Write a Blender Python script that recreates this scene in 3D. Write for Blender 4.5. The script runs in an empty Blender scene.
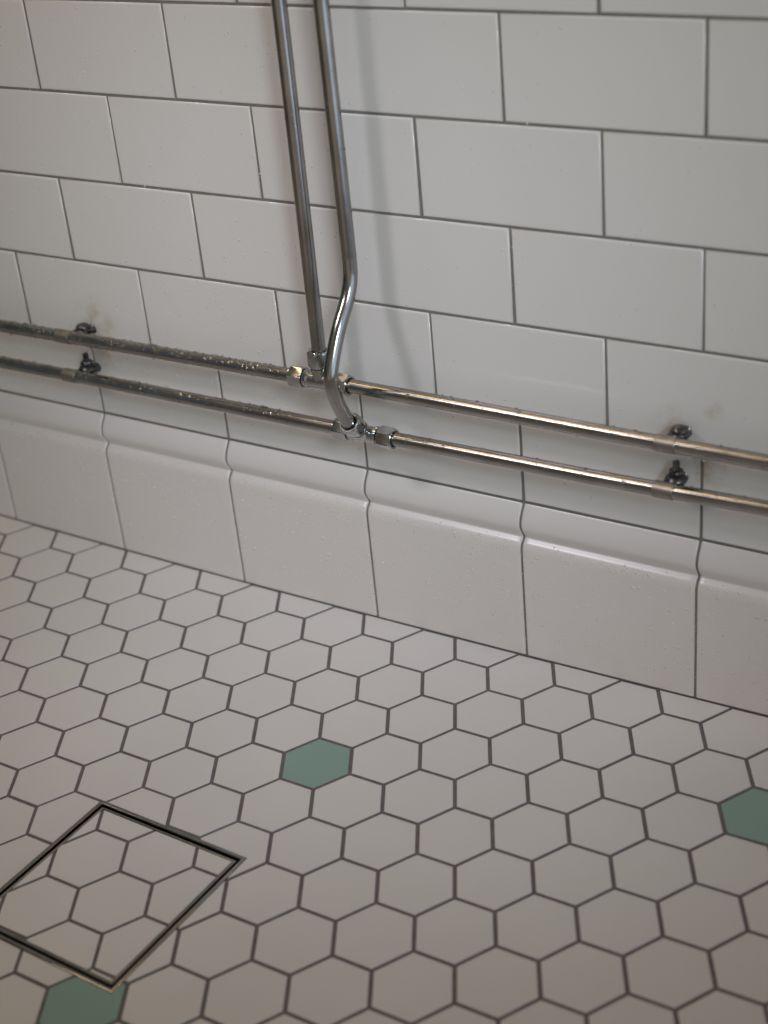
import bpy, bmesh, math, random
from mathutils import Vector, Matrix

rnd = random.Random(7)
scene = bpy.context.scene
COL = scene.collection
S3 = math.sqrt(3.0)

# ------------------------------------------------------------------ helpers
def link(o):
    COL.objects.link(o)
    return o

def obj(name, bm, mats, parent=None, smooth=False, loc=(0, 0, 0), recalc=True):
    me = bpy.data.meshes.new(name)
    if recalc: bmesh.ops.recalc_face_normals(bm, faces=bm.faces[:])
    bm.to_mesh(me)
    bm.free()
    if not isinstance(mats, (list, tuple)):
        mats = [mats]
    for m in mats:
        me.materials.append(m)
    if smooth:
        for p in me.polygons:
            p.use_smooth = True
    o = bpy.data.objects.new(name, me)
    link(o)
    o.location = loc
    if parent is not None:
        o.parent = parent
    return o

def empty(name, loc, rotz=0.0):
    o = bpy.data.objects.new(name, None)
    o.empty_display_size = 0.02
    link(o)
    o.location = loc
    o.rotation_euler = (0, 0, rotz)
    return o

def tag(o, label=None, cat=None, group=None, kind=None):
    if label: o['label'] = label
    if cat: o['category'] = cat
    if group: o['group'] = group
    if kind: o['kind'] = kind
    return o

def auto_smooth(o, ang=35):
    """smooth faces, but keep edges sharper than ang sharp"""
    me = o.data
    bm = bmesh.new(); bm.from_mesh(me)
    for f in bm.faces: f.smooth = True
    for e in bm.edges:
        if len(e.link_faces) == 2 and e.calc_face_angle(0) > math.radians(ang):
            e.smooth = False
    bm.to_mesh(me); bm.free()

def frame_for(d):
    d = Vector(d).normalized()
    a = Vector((0, 0, 1)) if abs(d.z) < 0.9 else Vector((1, 0, 0))
    u = d.cross(a).normalized()
    v = d.cross(u).normalized()
    return d, u, v

def tube(bm, pts, r, n=32, caps=True):
    """sweep a circle along a polyline with parallel transport"""
    pts = [Vector(p) for p in pts]
    d, u, v = frame_for(pts[1] - pts[0])
    rings = []
    for i, p in enumerate(pts):
        if i == 0: t = pts[1] - pts[0]
        elif i == len(pts) - 1: t = pts[-1] - pts[-2]
        else: t = (pts[i + 1] - pts[i]).normalized() + (pts[i] - pts[i - 1]).normalized()
        t.normalize()
        q = d.rotation_difference(t)
        u = q @ u; v = q @ v; d = t
        rings.append([bm.verts.new(p + (u * math.cos(2 * math.pi * k / n) + v * math.sin(2 * math.pi * k / n)) * r) for k in range(n)])
    for a, b in zip(rings, rings[1:]):
        for k in range(n):
            bm.faces.new((a[k], a[(k + 1) % n], b[(k + 1) % n], b[k]))
    if caps:
        bm.faces.new(rings[0][::-1]); bm.faces.new(rings[-1])

def lathe(bm, origin, axis, prof, n=40, sides=None, caps=True, phase=0.0):
    """prof: list of (t along axis, radius[, hexness 0..1]); hexness blends the circle into a hexagon"""
    o = Vector(origin)
    d, u, v = frame_for(axis)
    rings = []
    for pr in prof:
        t, r = pr[0], pr[1]
        hx = pr[2] if len(pr) > 2 else 0.0
        ring = []
        for k in range(n):
            a = 2 * math.pi * k / n + phase
            rr = r
            if hx:
                b = (a - phase) % (math.pi / 3) - math.pi / 6
                rh = r * math.cos(math.pi / 6) / math.cos(b)
                rr = r + (rh - r) * hx
            ring.append(bm.verts.new(o + d * t + (u * math.cos(a) + v * math.sin(a)) * rr))
        rings.append(ring)
    for a, b in zip(rings, rings[1:]):
        for k in range(n):
            bm.faces.new((a[k], a[(k + 1) % n], b[(k + 1) % n], b[k]))
    if caps:
        bm.faces.new(rings[0][::-1]); bm.faces.new(rings[-1])

def box(bm, lo, hi, mi=0):
    x0, y0, z0 = lo; x1, y1, z1 = hi
    v = [bm.verts.new(c) for c in ((x0, y0, z0), (x1, y0, z0), (x1, y1, z0), (x0, y1, z0), (x0, y0, z1), (x1, y0, z1), (x1, y1, z1), (x0, y1, z1))]
    for f in ((0, 3, 2, 1), (4, 5, 6, 7), (0, 1, 5, 4), (1, 2, 6, 5), (2, 3, 7, 6), (3, 0, 4, 7)):
        bm.faces.new([v[i] for i in f]).material_index = mi

# ------------------------------------------------------------------ materials
def new_mat(name):
    m = bpy.data.materials.new(name)
    m.use_nodes = True
    nt = m.node_tree
    b = nt.nodes['Principled BSDF']
    return m, nt, b

def N(nt, t, **kw):
    n = nt.nodes.new(t)
    for k, v in kw.items(): setattr(n, k, v)
    return n

def ramp(nt, stops):
    r = N(nt, 'ShaderNodeValToRGB')
    e = r.color_ramp.elements
    e[0].position, e[0].color = stops[0][0], (*stops[0][1], 1)
    e[1].position, e[1].color = stops[1][0], (*stops[1][1], 1)
    for p, c in stops[2:]:
        x = e.new(p); x.color = (*c, 1)
    return r

def glazed(name, col, rough, bump=0.05, scale=9.0, stains=None, var=0.05, spec=0.5):
    """glazed ceramic: slight waviness, slight per-area tone change, optional stains (centre, radius, strength, colour)"""
    m, nt, b = new_mat(name)
    L = nt.links
    tc = N(nt, 'ShaderNodeTexCoord')
    n1 = N(nt, 'ShaderNodeTexNoise'); n1.inputs['Scale'].default_value = 5.0; n1.inputs['Detail'].default_value = 3
    L.new(tc.outputs['Object'], n1.inputs['Vector'])
    r = ramp(nt, [(0.3, tuple(c * (1 - var) for c in col)), (0.7, tuple(min(1, c * (1 + var)) for c in col))])
    L.new(n1.outputs['Fac'], r.inputs['Fac'])
    out = r.outputs['Color']
    if stains:
        for (cx, cy, cz), rad, stren, scol in stains:
            n2 = N(nt, 'ShaderNodeTexNoise'); n2.inputs['Scale'].default_value = 70.0; n2.inputs['Detail'].default_value = 4
            L.new(tc.outputs['Object'], n2.inputs['Vector'])
            dist = N(nt, 'ShaderNodeVectorMath', operation='DISTANCE')
            L.new(tc.outputs['Object'], dist.inputs[0]); dist.inputs[1].default_value = (cx, cy, cz)
            mr = N(nt, 'ShaderNodeMapRange'); mr.inputs['From Min'].default_value = rad; mr.inputs['From Max'].default_value = rad * 0.15
            L.new(dist.outputs['Value'], mr.inputs['Value'])
            rr = N(nt, 'ShaderNodeMapRange'); rr.inputs['From Min'].default_value = 0.4; rr.inputs['From Max'].default_value = 0.66
            L.new(n2.outputs['Fac'], rr.inputs['Value'])
            mu = N(nt, 'ShaderNodeMath', operation='MULTIPLY'); L.new(mr.outputs[0], mu.inputs[0]); L.new(rr.outputs[0], mu.inputs[1])
            mu2 = N(nt, 'ShaderNodeMath', operation='MULTIPLY'); L.new(mu.outputs[0], mu2.inputs[0]); mu2.inputs[1].default_value = stren
            mx = N(nt, 'ShaderNodeMix', data_type='RGBA')
            L.new(mu2.outputs[0], mx.inputs[0]); L.new(out, mx.inputs[6]); mx.inputs[7].default_value = (*scol, 1)
            out = mx.outputs[2]
    L.new(out, b.inputs['Base Color'])
    b.inputs['Roughness'].default_value = rough
    b.inputs['Specular IOR Level'].default_value = spec
    nb = N(nt, 'ShaderNodeTexNoise'); nb.inputs['Scale'].default_value = scale; nb.inputs['Detail'].default_value = 2
    L.new(tc.outputs['Object'], nb.inputs['Vector'])
    bp = N(nt, 'ShaderNodeBump'); bp.inputs['Strength'].default_value = bump; bp.inputs['Distance'].default_value = 0.01
    L.new(nb.outputs['Fac'], bp.inputs['Height'])
    L.new(bp.outputs['Normal'], b.inputs['Normal'])
    return m

def plain(name, col, rough, metal=0.0, noise=0.0, nscale=60.0, rough_var=0.0, bump=0.0):
    m, nt, b = new_mat(name)
    L = nt.links
    tc = N(nt, 'ShaderNodeTexCoord')
    n1 = N(nt, 'ShaderNodeTexNoise'); n1.inputs['Scale'].default_value = nscale; n1.inputs['Detail'].default_value = 4
    L.new(tc.outputs['Object'], n1.inputs['Vector'])
    r = ramp(nt, [(0.3, tuple(c * (1 - noise) for c in col)), (0.7, tuple(min(1, c * (1 + noise)) for c in col))])
    L.new(n1.outputs['Fac'], r.inputs['Fac'])
    L.new(r.outputs['Color'], b.inputs['Base Color'])
    b.inputs['Metallic'].default_value = metal
    if rough_var:
        mr = N(nt, 'ShaderNodeMapRange')
        mr.inputs['To Min'].default_value = max(0.02, rough - rough_var); mr.inputs['To Max'].default_value = rough + rough_var
        L.new(n1.outputs['Fac'], mr.inputs['Value']); L.new(mr.outputs[0], b.inputs['Roughness'])
    else:
        b.inputs['Roughness'].default_value = rough
    if bump:
        bp = N(nt, 'ShaderNodeBump'); bp.inputs['Strength'].default_value = bump; bp.inputs['Distance'].default_value = 0.002
        L.new(n1.outputs['Fac'], bp.inputs['Height']); L.new(bp.outputs['Normal'], b.inputs['Normal'])
    return m

YEL = (0.50, 0.44, 0.22)
BRN = (0.40, 0.33, 0.20)
M_wall = glazed('wall_tile_glaze', (0.72, 0.712, 0.70), 0.16, bump=0.03, scale=14, var=0.02,
                stains=[((-0.290, 0, 0.250), 0.030, 0.85, YEL), ((-0.287, 0, 0.217), 0.022, 0.7, YEL),
                        ((0.282, 0, 0.246), 0.020, 0.7, BRN), ((0.305, 0, 0.214), 0.022, 0.8, BRN), ((0.313, 0, 0.263), 0.010, 0.7, BRN)])
M_skirt = glazed('skirting_tile_glaze', (0.735, 0.705, 0.685), 0.25, bump=0.03, scale=14, var=0.02)
M_floor = glazed('floor_tile_white', (0.68, 0.69, 0.71), 0.38, bump=0.04, scale=30, var=0.04, spec=0.35)
M_green = glazed('floor_tile_green', (0.255, 0.395, 0.365), 0.36, bump=0.04, scale=30, var=0.05, spec=0.35)
M_grout_w = plain('wall_grout', (0.20, 0.19, 0.178), 0.9, noise=0.12, nscale=120)
M_grout_f = plain('floor_grout', (0.148, 0.136, 0.148), 0.9, noise=0.15, nscale=120)
M_chrome = plain('pipe_chrome', (0.35, 0.342, 0.33), 0.20, metal=1.0, noise=0.12, nscale=45, rough_var=0.05)
M_fitting = plain('fitting_chrome', (0.47, 0.48, 0.49), 0.17, metal=1.0, noise=0.08, nscale=60, rough_var=0.05)
M_thread = plain('dark_thread_recess', (0.05, 0.05, 0.05), 0.5, metal=0.6)
M_band = plain('dull_clamp_metal', (0.34, 0.32, 0.29), 0.42, metal=1.0, noise=0.2, nscale=90)
M_bolt = plain('tarnished_bolt_metal', (0.14, 0.138, 0.138), 0.34, metal=1.0, noise=0.4, nscale=220, rough_var=0.1)
M_steel = plain('drain_stainless_steel', (0.30, 0.295, 0.29), 0.16, metal=1.0, noise=0.12, nscale=80, rough_var=0.06)
M_dark = plain('drain_dark_interior', (0.02, 0.019, 0.02), 0.6)

mw, nt, b = new_mat('water')
b.inputs['Base Color'].default_value = (1, 1, 1, 1)
b.inputs['Roughness'].default_value = 0.0
b.inputs['IOR'].default_value = 1.333
b.inputs['Transmission Weight'].default_value = 1.0
M_water = mw
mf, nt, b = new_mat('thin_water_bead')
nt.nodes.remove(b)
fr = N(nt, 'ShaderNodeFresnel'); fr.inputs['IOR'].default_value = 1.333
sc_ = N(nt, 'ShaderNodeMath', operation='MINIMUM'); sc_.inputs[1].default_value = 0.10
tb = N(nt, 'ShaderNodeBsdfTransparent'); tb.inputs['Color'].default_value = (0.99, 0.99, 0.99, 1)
db = N(nt, 'ShaderNodeBsdfDiffuse'); db.inputs['Color'].default_value = (0.9, 0.9, 0.9, 1)  # white mixed into the clear beads stands in for their caustic brightness
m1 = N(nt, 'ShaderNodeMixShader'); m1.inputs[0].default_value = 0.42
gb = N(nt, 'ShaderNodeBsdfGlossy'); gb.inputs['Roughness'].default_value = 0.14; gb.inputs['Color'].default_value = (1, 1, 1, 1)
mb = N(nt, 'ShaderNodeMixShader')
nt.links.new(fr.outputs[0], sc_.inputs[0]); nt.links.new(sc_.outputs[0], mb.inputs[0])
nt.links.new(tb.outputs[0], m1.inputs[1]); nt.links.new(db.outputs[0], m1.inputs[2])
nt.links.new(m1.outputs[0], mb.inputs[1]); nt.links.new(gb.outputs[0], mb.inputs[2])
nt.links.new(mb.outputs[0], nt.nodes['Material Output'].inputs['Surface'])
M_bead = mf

# ------------------------------------------------------------------ room dimensions
W, H, Z0, D = 0.152, 0.0772888, 0.153376, 0.0087077
P, HX, HY = 0.0551995, 0.0650366, -0.2016562
S = P / S3
XL, XR, YF = -1.60, 1.30, -1.05

def clamp(v, a, b): return max(a, min(b, v))
def fz(x, y):
    """the shower floor falls gently towards the drain"""
    X = clamp(x, -0.55, 0.6) - 0.1; Y = clamp(y, -0.62, 0.05) + 0.25
    return 0.0188886 * X + 0.0220202 * Y + 0.0208741 * X * X - 0.0205019 * X * Y + 0.0310682 * Y * Y

DC = Vector((0.0052, -0.3866)); DH = 0.0738; DROT = math.radians(-1.45)   # drain centre, half side, turn
ca, sa = math.cos(DROT), math.sin(DROT)
def to_d(x, y):
    dx, dy = x - DC.x, y - DC.y
    return (dx * ca + dy * sa, -dx * sa + dy * ca)
def from_d(u, v):
    return (DC.x + u * ca - v * sa, DC.y + u * sa + v * ca)

# ------------------------------------------------------------------ wall of running-bond tiles
def cushion_tile(bm, x0, x1, z0, z1, mi, tilt):
    tx, tz = tilt
    cx, cz = (x0 + x1) / 2, (z0 + z1) / 2
    rings = []
    for ins, dep in ((0, 0.0030), (0.00004, 0.0012), (0.0002, 0.00075), (0.0005, 0.00038), (0.0009, 0.000125), (0.0014, 0.00001), (0.0022, 0.0), (0.006, 0.0)):
        ring = []
        for x, z in ((x0 + ins, z0 + ins), (x1 - ins, z0 + ins), (x1 - ins, z1 - ins), (x0 + ins, z1 - ins)):
            ring.append(bm.verts.new((x, dep + tx * (x - cx) + tz * (z - cz), z)))
        rings.append(ring)
    for a, b2 in zip(rings, rings[1:]):
        for k in range(4):
            f = bm.faces.new((a[k], a[(k + 1) % 4], b2[(k + 1) % 4], b2[k])); f.smooth = True; f.material_index = mi
    f = bm.faces.new(rings[-1]); f.smooth = True; f.material_index = mi

bm = bmesh.new()
box(bm, (XL, 0.0010, -0.06), (XR, 0.06, Z0 + 13 * H), 1)
G = 0.0010
for k in range(13):
    off = 0.0 if k % 2 == 0 else 0.5
    for i in range(-12, 10):
        jx = rnd.uniform(-0.0004, 0.0004)
        x0 = max(XL, (i + off) * W + G + jx); x1 = min(XR, (i + 1 + off) * W - G + jx)
        if x1 - x0 < 0.02: continue
        cushion_tile(bm, x0, x1, Z0 + k * H + G, Z0 + (k + 1) * H - G, 0, (rnd.uniform(-.0012, .0012), rnd.uniform(-.0015, .0015)))
wall = obj('wall_back', bm, [M_wall, M_grout_w])
tag(wall, 'off-white glazed metro tile wall in running bond with grey grout', 'wall', kind='structure')

# ------------------------------------------------------------------ skirting: moulded tiles
# profile (how far out of the wall, height): swelling nosing, hollow, rounded shoulder, plain face
prof = [(0.0000, 0.1526), (0.0006, 0.1524), (0.0022, 0.1500), (0.0046, 0.1463), (0.0064, 0.1432), (0.0076, 0.1400), (0.0083, 0.1368),
        (0.0083, 0.1340), (0.0078, 0.1318), (0.0068, 0.1296), (0.0054, 0.1272), (0.0040, 0.1249), (0.0031, 0.1234), (0.0028, 0.1225),
        (0.0031, 0.1217), (0.0042, 0.1206), (0.0058, 0.1190), (0.0072, 0.1171), (0.0081, 0.1148), (0.0085, 0.1120), (0.0086, 0.108), (0.0087, 0.09), (0.0087, 0.0)]
def smooth_prof(pr, sub=4):
    out = []
    for i in range(len(pr) - 1):
        p0 = pr[max(i - 1, 0)]; p1 = pr[i]; p2 = pr[i + 1]; p3 = pr[min(i + 2, len(pr) - 1)]
        for s in range(sub):
            t = s / sub
            out.append(tuple(0.5 * ((2 * p1[c]) + (-p0[c] + p2[c]) * t + (2 * p0[c] - 5 * p1[c] + 4 * p2[c] - p3[c]) * t * t + (-p0[c] + 3 * p1[c] - 3 * p2[c] + p3[c]) * t ** 3) for c in (0, 1)))
    out.append(pr[-1])
    return out
SP = smooth_prof(prof[:-2], 3) + [prof[-2], prof[-1]]
def inset_prof(pr, d):
    out = []
    for i, (a, b2) in enumerate(pr):
        q0 = pr[max(i - 1, 0)]; q1 = pr[min(i + 1, len(pr) - 1)]
        tx, tz = q1[0] - q0[0], q1[1] - q0[1]
        l = math.hypot(tx, tz) or 1
        nx, nz = -tz / l, tx / l            # outward normal
        out.append((a - nx * d, b2 - nz * d))
    return out
bm = bmesh.new()
def skirt_section(x, pr, bottom):
    vs = []
    for o_, z in pr:
        if z <= 0.001: z = bottom
        vs.append(bm.verts.new((x, -o_, z)))
    return vs
IN0, IN1, IN2, IN3 = (inset_prof(SP, d_) for d_ in (0.0012, 0.00075, 0.00038, 0.000125))
for i in range(-12, 10):
    x0, x1 = max(XL, i * W + 0.0009), min(XR, (i + 1) * W - 0.0009)
    if x1 - x0 < 0.02: continue
    secs = []
    for x, pr in ((x0, IN0), (x0 + 0.0002, IN1), (x0 + 0.0005, IN2), (x0 + 0.0009, IN3), (x0 + 0.0015, SP), (x0 + 0.005, SP), (x1 - 0.005, SP), (x1 - 0.0015, SP), (x1 - 0.0009, IN3), (x1 - 0.0005, IN2), (x1 - 0.0002, IN1), (x1, IN0)):
        secs.append(skirt_section(x, pr, fz(x, -D) + 0.0012))
    for a, b2 in zip(secs, secs[1:]):
        for k in range(len(a) - 1):
            f = bm.faces.new((a[k], a[k + 1], b2[k + 1], b2[k])); f.smooth = True
# grout core behind and between the tiles
core = inset_prof(SP, 0.00105)
vs0 = [bm.verts.new((XL, -max(-0.001, o_), z if z > 0.001 else -0.05)) for o_, z in core] + [bm.verts.new((XL, 0.003, -0.05)), bm.verts.new((XL, 0.003, Z0))]
vs1 = [bm.verts.new((XR, -max(-0.001, o_), z if z > 0.001 else -0.05)) for o_, z in core] + [bm.verts.new((XR, 0.003, -0.05)), bm.verts.new((XR, 0.003, Z0))]
n = len(vs0)
for k in range(n):
    f = bm.faces.new((vs0[k], vs0[(k + 1) % n], vs1[(k + 1) % n], vs1[k])); f.material_index = 1; f.smooth = False
bm.faces.new(vs0).material_index = 1; bm.faces.new(vs1[::-1]).material_index = 1
sk = obj('baseboard_back', bm, [M_skirt, M_grout_w])
tag(sk, 'off-white moulded skirting tiles with rolled top running along the floor', 'skirting', kind='structure')

# ------------------------------------------------------------------ floor: hexagon tiles in dark grout, cut round the drain
def clip(poly, a, b2, c):
    """keep a*x+b*y<=c"""
    out = []
    for i in range(len(poly)):
        p, q = poly[i], poly[(i + 1) % len(poly)]
        dp, dq = a * p[0] + b2 * p[1] - c, a * q[0] + b2 * q[1] - c
        if dp <= 0: out.append(p)
        if (dp < 0 < dq) or (dq < 0 < dp):
            t = dp / (dp - dq)
            out.append((p[0] + (q[0] - p[0]) * t, p[1] + (q[1] - p[1]) * t))
    return out
def area(poly):
    return 0.5 * abs(sum(p[0] * q[1] - p[1] * q[0] for p, q in zip(poly, poly[1:] + poly[:1]))) if len(poly) > 2 else 0.0

GH = 0.0030          # grout joint of the floor
def hexagon(c, r, gap=GH):
    cx = HX + c * 1.5 * S; cy = HY - r * P - (c % 2) * P / 2
    R = S - gap / S3
    return [(cx + R * math.cos(math.pi / 3 * k), cy + R * math.sin(math.pi / 3 * k)) for k in range(6)]
GREEN = {(0, 0), (7, -2), (0, 5), (-7, 1), (7, 3), (14, -4), (-14, 3), (-7, 6), (14, 1), (-14, -2), (0, 10), (7, 8), (-14, 8)}

def tile_prism(bm, poly, mi, base, dz=0.0, bevel=True, h=0.006):
    if area(poly) < 2e-6: return
    cx = sum(p[0] for p in poly) / len(poly); cy = sum(p[1] for p in poly) / len(poly)
    rings = []
    steps = ((0, -h), (0, -0.0006), (0.00025, -0.0002), (0.0008, 0.0)) if bevel else ((0, -h), (0, 0.0))
    for ins, d in steps:
        ring = []
        for x, y in poly:
            l = math.hypot(x - cx, y - cy)
            s = max(0.0, 1 - ins / l) if l > 1e-6 else 1
            xx, yy = cx + (x - cx) * s, cy + (y - cy) * s
            ring.append(bm.verts.new((xx, yy, base(xx, yy) + d + dz)))
        rings.append(ring)
    n = len(poly)
    for a, b2 in zip(rings, rings[1:]):
        for k in range(n):
            bm.faces.new((a[k], a[(k + 1) % n], b2[(k + 1) % n], b2[k])).material_index = mi
    bm.faces.new(rings[-1]).material_index = mi

bm = bmesh.new()
IN_DRAIN = []
for c in range(-36, 30):
    for r in range(-14, 32):
        hx = hexagon(c, r)
        mx = sum(p[0] for p in hx) / 6; my = sum(p[1] for p in hx) / 6
        if mx < XL or mx > XR or my < YF or my > 0.04: continue
        hx = clip(hx, 0, 1, -D - 0.0012 + 0.0004)
        if area(hx) < 1e-5: continue
        mi = 1 if (c, r) in GREEN else 0
        dz = rnd.uniform(-0.00015, 0.00015)
        loc = [to_d(*p) for p in hx]
        if all(abs(u) < DH + 0.05 and abs(v) < DH + 0.05 for u, v in loc):
            inside = loc
            for a, b2 in ((1, 0), (-1, 0), (0, 1), (0, -1)): inside = clip(inside, a, b2, DH)
            if area(inside) > 1e-9:
                pieces = [clip(loc, 1, 0, -DH), clip(loc, -1, 0, -DH)]
                mid = clip(clip(loc, 1, 0, DH), -1, 0, DH)
                pieces += [clip(mid, 0, 1, -DH), clip(mid, 0, -1, -DH)]
                for pc in pieces:
                    if len(pc) > 2: tile_prism(bm, [from_d(*p) for p in pc], mi, fz, dz, bevel=False)
                ins2 = loc
                for a, b2 in ((1, 0), (-1, 0), (0, 1), (0, -1)): ins2 = clip(ins2, a, b2, DH - 0.0085)
                if len(ins2) > 2 and area(ins2) > 2e-6: IN_DRAIN.append((ins2, mi))
                continue
        tile_prism(bm, hx, mi, fz, dz)
# grout bed, open where the drain sits
def grid_lines(lo, hi, step, extra):
    n = int((hi - lo) / step); L = [lo + (hi - lo) * k / n for k in range(n + 1)]
    return sorted(L + extra)
us = grid_lines(-1.66, 1.34, 0.06, [-DH, DH]); vsn = grid_lines(-0.67, 0.45, 0.06, [-DH, DH])
cache = {}
def gv(u, v):
    if (u, v) not in cache:
        x, y = from_d(u, v); y = min(y, 0.0)
        cache[(u, v)] = bm.verts.new((x, y, fz(x, y) - 0.0007))
    return cache[(u, v)]
for u0, u1 in zip(us, us[1:]):
    for v0, v1 in zip(vsn, vsn[1:]):
        if u0 >= -DH - 1e-9 and u1 <= DH + 1e-9 and v0 >= -DH - 1e-9 and v1 <= DH + 1e-9: continue
        try: bm.faces.new((gv(u0, v0), gv(u1, v0), gv(u1, v1), gv(u0, v1))).material_index = 2
        except ValueError: pass
fl = obj('floor', bm, [M_floor, M_green, M_grout_f])
tag(fl, 'white hexagon mosaic floor with a few sage green hexagons and dark grout', 'floor', kind='structure')

# ------------------------------------------------------------------ floor drain with tiled cover
DZ = fz(DC.x, DC.y)
dr = empty('floor_drain', (DC.x, DC.y, DZ), DROT)
tag(dr, 'square stainless floor drain whose cover is filled with white hexagon tiles', 'drain')
def dz_at(u, v):
    x, y = from_d(u, v)
    return fz(x, y) - DZ
def ring_frame(bm, outer, inner, top, bottom, ch=0.0003):
    """square ring with mitred corners following the fall of the floor"""
    loops = []
    mid = (outer + inner) / 2; hw = (outer - inner) / 2
    prof_ = [(outer, bottom)] + [(mid + hw * math.cos(math.pi * k / 8), top + hw * 0.55 * (math.sin(math.pi * k / 8) - 1)) for k in range(9)] + [(inner, bottom)]
    for h, dz in prof_:
        loops.append([bm.verts.new((u, v, dz_at(u, v) + dz)) for u, v in ((-h, -h), (h, -h), (h, h), (-h, h))])
    loops.append(loops[0])
    for a, b2 in zip(loops, loops[1:]):
        for k in range(4):
            bm.faces.new((a[k], a[(k + 1) % 4], b2[(k + 1) % 4], b2[k]))
bm = bmesh.new(); ring_frame(bm, DH - 0.0002, DH - 0.0036, 0.0008, -0.030)
auto_smooth(obj('outer_frame', bm, M_steel, dr), 50)
bm = bmesh.new()
hh = DH - 0.0003
loops = [[bm.verts.new((u * h, v * h, z)) for u, v in ((-1, -1), (1, -1), (1, 1), (-1, 1))] for h, z in ((hh, -0.030), (hh, -0.045), (0.02, -0.05))]
for a, b2 in zip(loops, loops[1:]):
    for k in range(4): bm.faces.new((a[k], a[(k + 1) % 4], b2[(k + 1) % 4], b2[k]))
bm.faces.new(loops[-1])
obj('drain_basin', bm, M_dark, dr)
bm = bmesh.new(); ring_frame(bm, DH - 0.0058, DH - 0.0084, 0.0002, -0.016)
h = DH - 0.0075
loops = [[bm.verts.new((u * h, v * h, -0.014 + w)) for u, v in ((-1, -1), (1, -1), (1, 1), (-1, 1))] for w in (0, -0.002)]
for k in range(4): bm.faces.new((loops[0][k], loops[0][(k + 1) % 4], loops[1][(k + 1) % 4], loops[1][k]))
bm.faces.new(loops[0]); bm.faces.new(loops[1][::-1])
tray = obj('cover_tray', bm, M_steel, dr)
bm = bmesh.new()
for poly, mi in IN_DRAIN:
    tile_prism(bm, poly, 0, dz_at, 0.0, bevel=False)
hg = DH - 0.0080
q = [bm.verts.new((u * hg, v * hg, dz_at(u * hg, v * hg) - 0.0007)) for u, v in ((-1, -1), (1, -1), (1, 1), (-1, 1))]
bm.faces.new(q).material_index = 1
obj('tile_infill', bm, [M_floor, M_grout_f], tray)

# ------------------------------------------------------------------ pipework
PR = 0.0059            # pipe radius
PY = -0.0275           # pipe axis in front of the wall
UP = [(-1.58, 0.2395), (-0.391, 0.2421), (-0.2267, 0.2441), (-0.0595, 0.2455), (0.0, 0.2456), (0.1508, 0.2454), (0.2514, 0.2448), (0.364, 0.2446), (1.28, 0.2440)]
LO = [(-1.58, 0.2010), (-0.4026, 0.2029), (-0.2358, 0.2038), (-0.0242, 0.2038), (0.06, 0.2044), (0.1484, 0.2051), (0.2507, 0.2056), (0.3652, 0.2080), (0.6, 0.2105), (1.28, 0.2110)]
def zat(L, x):
    for (x0, z0), (x1, z1) in zip(L, L[1:]):
        if x0 <= x <= x1: return z0 + (z1 - z0) * (x - x0) / (x1 - x0)
    return L[-1][1]
def run(L, x0, x1):
    """fine polyline along the pipe, softened"""
    n = max(2, int((x1 - x0) / 0.02))
    out = []
    for k in range(n + 1):
        x = x0 + (x1 - x0) * k / n
        z = (zat(L, clamp(x - 0.03, -1.58, 1.28)) + 2 * zat(L, x) + zat(L, clamp(x + 0.03, -1.58, 1.28))) / 4
        out.append((x, PY, z))
    return out
def catmull(pts, sub=10):
    out = []
    P_ = [Vector(p) for p in pts]
    for i in range(len(P_) - 1):
        p0 = P_[max(i - 1, 0)]; p1 = P_[i]; p2 = P_[i + 1]; p3 = P_[min(i + 2, len(P_) - 1)]
        for s in range(sub):
            t = s / sub
            out.append(0.5 * ((2 * p1) + (-p0 + p2) * t + (2 * p0 - 5 * p1 + 4 * p2 - p3) * t * t + (-p0 + 3 * p1 - 3 * p2 + p3) * t ** 3))
    out.append(P_[-1])
    return out

def nut(bm, o, axis, phase=0.3):
    """compression nut: hexagon with turned-off corners, domed collar closing on the pipe"""
    lathe(bm, o, axis, [(0.0, 0.0070), (0.0, 0.0083), (0.0005, 0.0089, 0.5), (0.0014, 0.0096, 1.0), (0.0122, 0.0096, 1.0), (0.0130, 0.0091, 0.75), (0.0138, 0.0085, 0.1),
                        (0.0142, 0.0081), (0.0142, 0.0070), (0.0138, 0.0066), (0.0128, PR + 0.0002), (0.0100, PR + 0.0001)], n=48, phase=phase, caps=False)

def tee(parent, c, branch, off, up, phases):
    """body with three threaded ends and a compression nut on each"""
    c = Vector(c)
    bm = bmesh.new()
    R0 = 0.0070
    lathe(bm, c, (1, 0, 0), [(-0.0195, 0.0055), (-0.0195, 0.0066), (-0.0155, 0.0066), (-0.0150, 0.0076), (-0.0115, 0.0079), (-0.0100, R0), (0.0090, R0), (0.0100, 0.0079), (off - 0.0016, 0.0076), (off - 0.0010, 0.0066), (0.0195, 0.0066), (0.0195, 0.0055)], n=40)
    lathe(bm, c, branch, [(0.0, R0 * 0.95), (0.0085, R0 * 0.98), (0.0095, 0.0077), (0.0125, 0.0077), (0.0130, 0.0066), (0.0190, 0.0066)], n=40)
    t = obj('tee_fitting', bm, M_fitting, parent); auto_smooth(t, 30)
    d = Vector(branch).normalized()
    for (ax, o_), ph in zip((((-1, 0, 0), c + Vector((-0.0160, 0, 0))), ((1, 0, 0), c + Vector((off, 0, 0))), (d, c + d * up)), phases):
        bm = bmesh.new(); nut(bm, o_, ax, ph)
        k = obj('compression_nut', bm, M_fitting, t); auto_smooth(k, 22)
        bm = bmesh.new(); lathe(bm, o_ - Vector(ax) * 0.0005, ax, [(0.0, 0.0060), (0.0, 0.00725), (0.0014, 0.00725), (0.0014, 0.0060)], n=32)
        obj('thread_gap', bm, M_thread, t, smooth=False)
    return t

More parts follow.
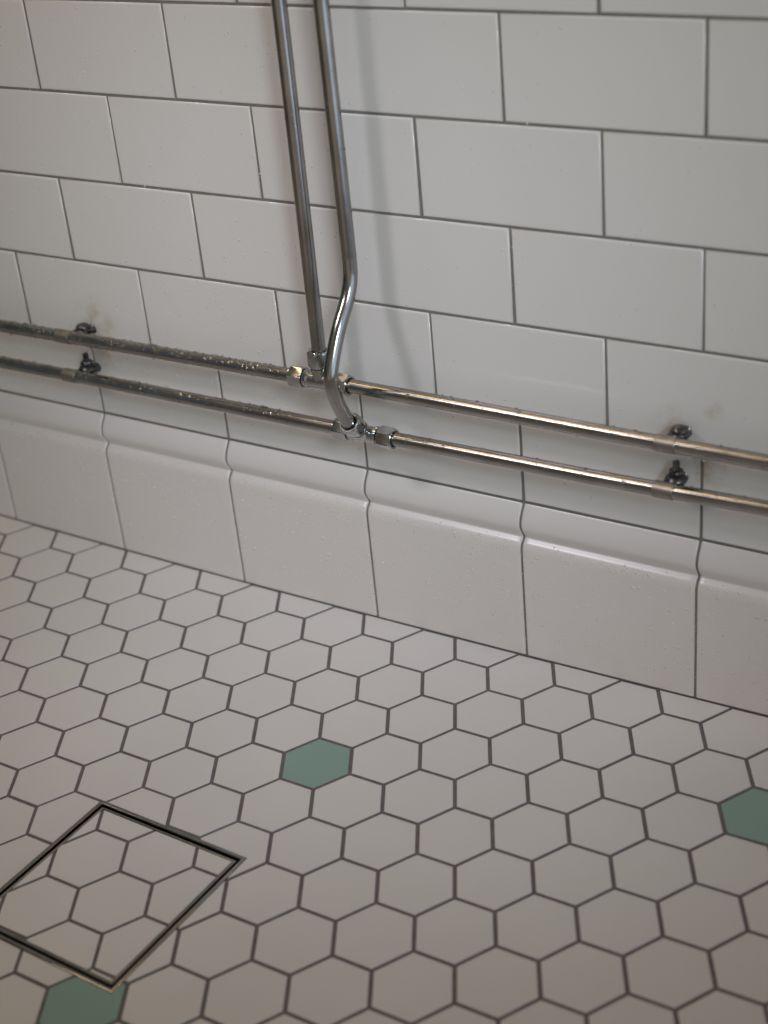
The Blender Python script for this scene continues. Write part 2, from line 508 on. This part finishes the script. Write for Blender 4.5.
# upper pipe, straight riser
TU = -0.0174
root = empty('water_pipe', (TU, PY, zat(UP, TU)))
tag(root, 'upper of two chromed wall pipes, with the straight riser standing on its tee', 'pipe')
root.location = (0, 0, 0)
zc = zat(UP, TU)
bm = bmesh.new(); tube(bm, run(UP, -1.58, TU - 0.0165), PR); o = obj('pipe_run', bm, M_chrome, root); auto_smooth(o)
bm = bmesh.new(); tube(bm, run(UP, TU + 0.0165, 1.28), PR); o = obj('pipe_run', bm, M_chrome, root); auto_smooth(o)
bm = bmesh.new(); tube(bm, catmull([(TU + 0.0004, PY, zc + 0.014), (-0.0160, PY, 0.2775), (-0.0156, PY, 0.330), (-0.0150, PY, 0.40), (-0.0143, PY, 0.55), (-0.0140, PY, 0.75), (-0.0140, PY, 1.02)], 6), PR)
o = obj('riser_pipe', bm, M_chrome, root); auto_smooth(o)
tee(root, (TU, PY, zc), (0.03, 0, 1), 0.0150, 0.0135, (0.35, 0.35, 0.2))

# lower pipe, riser that swings out round the upper pipe
TL = 0.0224
root2 = empty('water_pipe', (0, 0, 0))
tag(root2, 'lower of two chromed wall pipes, its riser bending out in front of the upper pipe', 'pipe')
zl = zat(LO, TL)
bm = bmesh.new(); tube(bm, run(LO, -1.58, TL - 0.0165), PR); o = obj('pipe_run', bm, M_chrome, root2); auto_smooth(o)
bm = bmesh.new(); tube(bm, run(LO, TL + 0.0165, 1.28), PR); o = obj('pipe_run', bm, M_chrome, root2); auto_smooth(o)
BR = Vector((0.0, -0.0190, 0.0172)).normalized()
cl = Vector((TL, PY, zl))
path = [(0.0234, -0.0275, 1.02), (0.0234, -0.0275, 0.75), (0.0234, -0.0275, 0.55), (0.0237, -0.0272, 0.44), (0.0237, -0.0268, 0.3708), (0.0236, -0.0268, 0.354), (0.0235, -0.0284, 0.3387), (0.0234, -0.0354, 0.3247),
        (0.0232, -0.0507, 0.3055), (0.0230, -0.0640, 0.2822), (0.0228, -0.0677, 0.2690), (0.0226, -0.0640, 0.2525), (0.0225, -0.0560, 0.2350), tuple(cl + BR * 0.0300), tuple(cl + BR * 0.0190)]
bm = bmesh.new(); tube(bm, catmull(path, 8), PR); o = obj('riser_pipe', bm, M_chrome, root2); auto_smooth(o)
tee(root2, cl, BR, 0.0140, 0.0165, (0.1, 0.25, 0.3))

# ------------------------------------------------------------------ pipe brackets: band, lug, bolt, nut, wall flange
def hexnut(bm, o, axis, r, h, ph=0.0):
    lathe(bm, o, axis, [(0, r * 0.86), (h * 0.1, r, 1), (h * 0.8, r, 1), (h, r * 0.84)], n=36, phase=ph)
def bracket(x, z, dx, up, label, cat_x):
    """x, z: band centre on the pipe; dx: sideways offset of the bolt; up: bolt type"""
    t = empty('pipe_bracket', (x, 0, z))
    tag(t, label, 'bracket', 'brackets holding the pipes to the wall')
    yb = -0.0120 + (-0.0)                     # bolt axis
    y0 = PY
    bm = bmesh.new()                      # band round the pipe
    lathe(bm, (-0.0080, y0, 0), (1, 0, 0), [(0, PR + 0.00005), (0, PR + 0.0004), (0.0003, PR + 0.0006), (0.0157, PR + 0.0006), (0.0160, PR + 0.0004), (0.0160, PR + 0.00005)], n=40, caps=False)
    o = obj('clamp_band', bm, M_band, t); auto_smooth(o, 18)
    bm = bmesh.new()                      # lugs behind the pipe
    for s in (1, -1):
        zz = 0.0012 * s
        lo = (dx - 0.0075, y0 + PR * 0.9, min(zz, zz + s * 0.0014)); hi = (dx + 0.0055, -0.0052, max(zz, zz + s * 0.0014))
        box(bm, lo, hi)
    obj('lug', bm, M_bolt, t)
    bm = bmesh.new()                      # stem into the wall and its flange
    lathe(bm, (dx, 0.0, -0.0015), (0, -1, 0), [(0.0, 0.0048), (0.0006, 0.0048), (0.0012, 0.0042), (0.0020, 0.0032), (0.0046, 0.0028), (0.0060, 0.0028)], n=36)
    o = obj('wall_flange', bm, M_bolt, t); auto_smooth(o)
    if up:                                # domed bolt head above, shank end below
        bm = bmesh.new()
        lathe(bm, (dx, yb, 0.0020), (0, 0, 1), [(0, 0.0076), (0.0008, 0.0080), (0.0016, 0.0074), (0.0020, 0.0056)], n=36)
        o = obj('washer', bm, M_bolt, t); auto_smooth(o)
        bm = bmesh.new()
        lathe(bm, (dx, yb, 0.0034), (0, 0, 1), [(0, 0.0066, 0.6), (0.0016, 0.0066, 0.4), (0.0030, 0.0060), (0.0042, 0.0046), (0.0048, 0.0026), (0.0050, 0.0010)], n=36)
        lathe(bm, (dx, yb, -0.0125), (0, 0, 1), [(0, 0.0018), (0.0006, 0.0024), (0.0120, 0.0024)], n=24)
        o = obj('bolt', bm, M_bolt, t); auto_smooth(o)
        bm = bmesh.new(); hexnut(bm, (dx, yb, -0.0064), (0, 0, 1), 0.0050, 0.0036, 0.2)
        o = obj('nut', bm, M_bolt, t); auto_smooth(o)
    else:                                 # long threaded end standing up through a nut and washer
        bm = bmesh.new()
        prof_ = [(0, 0.0020)]
        k = 0.0004
        while k < 0.0195:
            prof_ += [(k, 0.0023), (k + 0.00035, 0.0027)]; k += 0.0007
        prof_ += [(0.0198, 0.0023), (0.0205, 0.0014)]
        lathe(bm, (dx, yb, -0.0025), (0, 0, 1), prof_, n=24)
        o = obj('bolt', bm, M_bolt, t); auto_smooth(o, 80)
        bm = bmesh.new(); hexnut(bm, (dx, yb, 0.0058), (0, 0, 1), 0.0060, 0.0042, 0.35)
        o = obj('nut', bm, M_bolt, t); auto_smooth(o)
        bm = bmesh.new()
        lathe(bm, (dx, yb, 0.0022), (0, 0, 1), [(-0.0006, 0.0082), (0.0008, 0.0086), (0.0022, 0.0078), (0.0036, 0.0058)], n=36)
        o = obj('washer', bm, M_bolt, t); auto_smooth(o)
    return t
bracket(-0.3062, zat(UP, -0.306), 0.0090, True, 'bracket with a domed bolt on the upper pipe at left, beside yellowish residue', 0)
bracket(-0.3082, zat(LO, -0.308), 0.0072, False, 'bracket with an upright threaded bolt on the lower pipe at left, between the pipes', 0)
bracket(0.2880, zat(UP, 0.288), 0.0036, True, 'bracket with a domed bolt on the upper pipe at right, near brown specks', 0)
bracket(0.2864, zat(LO, 0.286), 0.0027, False, 'bracket with an upright threaded bolt on the lower pipe at right, above the skirting', 0)

# ------------------------------------------------------------------ water drops
def drop(bm, p, nrm, r, flat=0.6, seg=8, stretch=1.0):
    p = Vector(p); d, u, v = frame_for(nrm)
    rings = []
    for k in range(4):
        a = math.pi / 2 * k / 4
        rr = r * math.cos(a); hh_ = r * flat * math.sin(a)
        rings.append([bm.verts.new(p + (u * math.cos(2 * math.pi * s / seg) + v * math.sin(2 * math.pi * s / seg) * stretch) * rr + d * hh_) for s in range(seg)])
    top = bm.verts.new(p + d * r * flat)
    for a, b2 in zip(rings, rings[1:]):
        for s in range(seg): bm.faces.new((a[s], a[(s + 1) % seg], b2[(s + 1) % seg], b2[s]))
    for s in range(seg): bm.faces.new((rings[-1][s], rings[-1][(s + 1) % seg], top))

bm = bmesh.new()
cnt = 0
while cnt < 900:
    x = rnd.uniform(-0.5, 0.5); z = rnd.uniform(0.17, 0.56)
    if rnd.random() > (1.0 if x < -0.02 else 0.35 if x < 0.2 else 0.16): continue
    if rnd.random() < (z - 0.2) * 1.2: continue
    drop(bm, (x, 0.00005, z), (0, -1, 0), min(0.0013, 0.00045 + rnd.expovariate(1 / 0.00025)), 0.5)
    cnt += 1
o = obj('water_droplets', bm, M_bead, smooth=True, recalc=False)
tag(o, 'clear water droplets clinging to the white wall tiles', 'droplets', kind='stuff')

def prof_point(z):
    for (a0, z0), (a1, z1) in zip(SP, SP[1:]):
        if z1 <= z <= z0:
            t = (z - z0) / (z1 - z0); l = math.hypot(a1 - a0, z1 - z0)
            return a0 + (a1 - a0) * t, (-(z1 - z0) / l, (a1 - a0) / l)
    return SP[-1][0], (1, 0)
bm = bmesh.new()
for _ in range(1600):
    x = rnd.uniform(-0.55, 0.55); z = rnd.uniform(0.025, 0.12) if rnd.random() < 0.85 else rnd.uniform(0.11, 0.1205)
    a, (nx, nz) = prof_point(z)
    drop(bm, (x, -a, z), (0, -nx, nz), min(0.0014, 0.00045 + rnd.expovariate(1 / 0.00025)), 0.55)
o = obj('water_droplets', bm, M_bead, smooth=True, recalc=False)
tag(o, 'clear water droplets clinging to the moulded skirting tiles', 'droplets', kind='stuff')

def pipe_drops(L, cnt, seed, label):
    r_ = random.Random(seed)
    bm = bmesh.new()
    n_ = 0
    while n_ < cnt:
        x = r_.uniform(-0.5, 0.45)
        if -0.050 < x < 0.056: continue
        if r_.random() > (1.0 if x < -0.04 else 0.22): continue
        a = r_.gauss(math.radians(70), math.radians(38)) if r_.random() < 0.8 else r_.gauss(math.radians(-90), math.radians(14))
        nrm = (0, -math.cos(a), math.sin(a))
        zz = (zat(L, x - 0.03) + 2 * zat(L, x) + zat(L, x + 0.03)) / 4
        rr = min(0.0018, 0.0007 + r_.expovariate(1 / 0.00034))
        drop(bm, (x, PY + nrm[1] * (PR + 0.00008), zz + nrm[2] * (PR + 0.00008)), nrm, rr, 0.75 if nrm[2] > -0.5 else 0.95)
        n_ += 1
    o = obj('water_droplets', bm, M_water, smooth=True, recalc=False)
    tag(o, label, 'droplets', kind='stuff')
pipe_drops(UP, 620, 3, 'water droplets beaded along the upper chromed wall pipe')
pipe_drops(LO, 380, 5, 'water droplets beaded along the lower chromed wall pipe')
bm = bmesh.new()
for _ in range(90):
    z = rnd.uniform(0.40, 0.60); a = rnd.uniform(0, 2 * math.pi)
    L_ = rnd.random() < 0.35
    if L_: x0 = -0.0150 + (z - 0.40) * 0.0047; y0 = PY
    else: t_ = clamp((z - 0.44) / 0.11, 0, 1); x0 = 0.0237 - 0.0003 * t_; y0 = -0.0271 - 0.0004 * t_
    nrm = (math.cos(a), math.sin(a), 0)
    drop(bm, (x0 + nrm[0] * (PR + 0.00018), y0 + nrm[1] * (PR + 0.00018), z), nrm, min(0.0011, 0.0004 + rnd.expovariate(1 / 0.00025)), 0.7)
o = obj('water_droplets', bm, M_water, smooth=True, recalc=False)
tag(o, 'water droplets on the two upright riser pipes', 'droplets', kind='stuff')

# ------------------------------------------------------------------ light
wd = bpy.data.worlds.new('world'); scene.world = wd
wd.use_nodes = True
nt = wd.node_tree; L = nt.links
bg = nt.nodes['Background']
tc = N(nt, 'ShaderNodeTexCoord')
def lobe(direction, lo, hi, colour):
    """soft patch of the surrounding room in one direction"""
    d = Vector(direction).normalized()
    dot = N(nt, 'ShaderNodeVectorMath', operation='DOT_PRODUCT')
    L.new(tc.outputs['Generated'], dot.inputs[0]); dot.inputs[1].default_value = d
    mr = N(nt, 'ShaderNodeMapRange', interpolation_type='SMOOTHSTEP')
    mr.inputs['From Min'].default_value = lo; mr.inputs['From Max'].default_value = hi
    L.new(dot.outputs['Value'], mr.inputs['Value'])
    return mr.outputs[0], colour
ROOM = (0.096, 0.079, 0.056)
UPPER = (0.08, 0.063, 0.042)
WINDOW = (0.80, 1.0, 1.28)
FRONT_ROOM = (0.26, 0.235, 0.21)
prev = None
for (fac, colour) in [lobe((-1, -0.38, 0.35), 0.86, 0.94, tuple(c * k for c, k in zip(ROOM, (0.28, 0.80, 0.62))))]:
    mx = N(nt, 'ShaderNodeMix', data_type='RGBA')
    L.new(fac, mx.inputs[0])
    mx.inputs[6].default_value = (*ROOM, 1); mx.inputs[7].default_value = (*colour, 1)
    prev = mx.outputs[2]
for (fac, colour) in [lobe((0, 0, 1), 0.15, 0.95, UPPER), lobe((1, -0.2, 0.05), 0.80, 0.97, WINDOW), lobe((0.35, -0.9, -0.28), 0.55, 0.95, FRONT_ROOM), lobe((-0.655, -0.71, 0.25), 0.993, 0.9993, (0.05, 0.14, 0.55))]:
    mx = N(nt, 'ShaderNodeMix', data_type='RGBA', blend_type='ADD')
    L.new(fac, mx.inputs[0]); L.new(prev, mx.inputs[6]); mx.inputs[7].default_value = (*colour, 1)
    prev = mx.outputs[2]
L.new(prev, bg.inputs['Color'])
bg.inputs['Strength'].default_value = 1.0

def area_light(name, loc, target, size, power, col, shape='DISK', size_y=None):
    l = bpy.data.lights.new(name, 'AREA'); l.energy = power; l.color = col; l.shape = shape; l.size = size
    if size_y: l.size_y = size_y
    o = bpy.data.objects.new(name, l); link(o); o.location = loc
    o.rotation_euler = (Vector(target) - Vector(loc)).to_track_quat('-Z', 'Y').to_euler() if abs(loc[0] - target[0]) > 1e-6 else (0, 0, 0)
    return o
def spot_light(name, loc, target, cone, blend, radius, power, col):
    l = bpy.data.lights.new(name, 'SPOT'); l.energy = power; l.color = col
    l.spot_size = math.radians(cone); l.spot_blend = blend; l.shadow_soft_size = radius
    o = bpy.data.objects.new(name, l); link(o); o.location = loc
    o.rotation_euler = (Vector(target) - Vector(loc)).to_track_quat('-Z', 'Y').to_euler()
    return o
CEIL = (3.9, 2.75, 1.55)
COOL = (50.0, 57.0, 61.5)
FRONT = (31.5, 29.5, 32.5)
def pc(c):
    m = max(max(c), 1e-6); return m, tuple(v / m for v in c)
p_, c_ = pc(CEIL); area_light('ceiling_lamp', (-0.60, -0.45, 1.75), (-0.60, -0.45, 0.0), 0.9, p_, c_, 'RECTANGLE', 0.3)
p_, c_ = pc(COOL); spot_light('daylight_pool_spot', (1.40, -1.26, 1.25), (-0.02, 0.0, 0.31), 27, 1.0, 0.20, p_, c_)  # cool daylight from the right; narrow pool cone added to imitate lens vignetting
p_, c_ = pc(FRONT); spot_light('vignette_spot', (-0.62, -1.12, 1.60), (0.0, -0.08, 0.20), 30.5, 1.0, 0.14, p_, c_)  # unseen spot added for a bright middle that falls off like lens vignetting

# ------------------------------------------------------------------ camera
cam = bpy.data.cameras.new('camera')
co = bpy.data.objects.new('camera', cam); link(co)
co.location = (0.68318774, -0.94783227, 0.74914809)
co.rotation_euler = (1.06766093, 0.0901129557, 0.566074551)
cam.sensor_fit = 'HORIZONTAL'
cam.sensor_width = 36.0
cam.lens = 1518.97907 / 768 * 36.0
cam.clip_start = 0.01
cam.dof.use_dof = True
cam.dof.focus_distance = 1.245
cam.dof.aperture_fstop = 5.6
scene.camera = co

vs_ = scene.view_settings
vs_.view_transform = 'Standard'
vs_.look = 'None'
vs_.gamma = 1.0
vs_.use_curve_mapping = False
vs_.exposure = 0.0
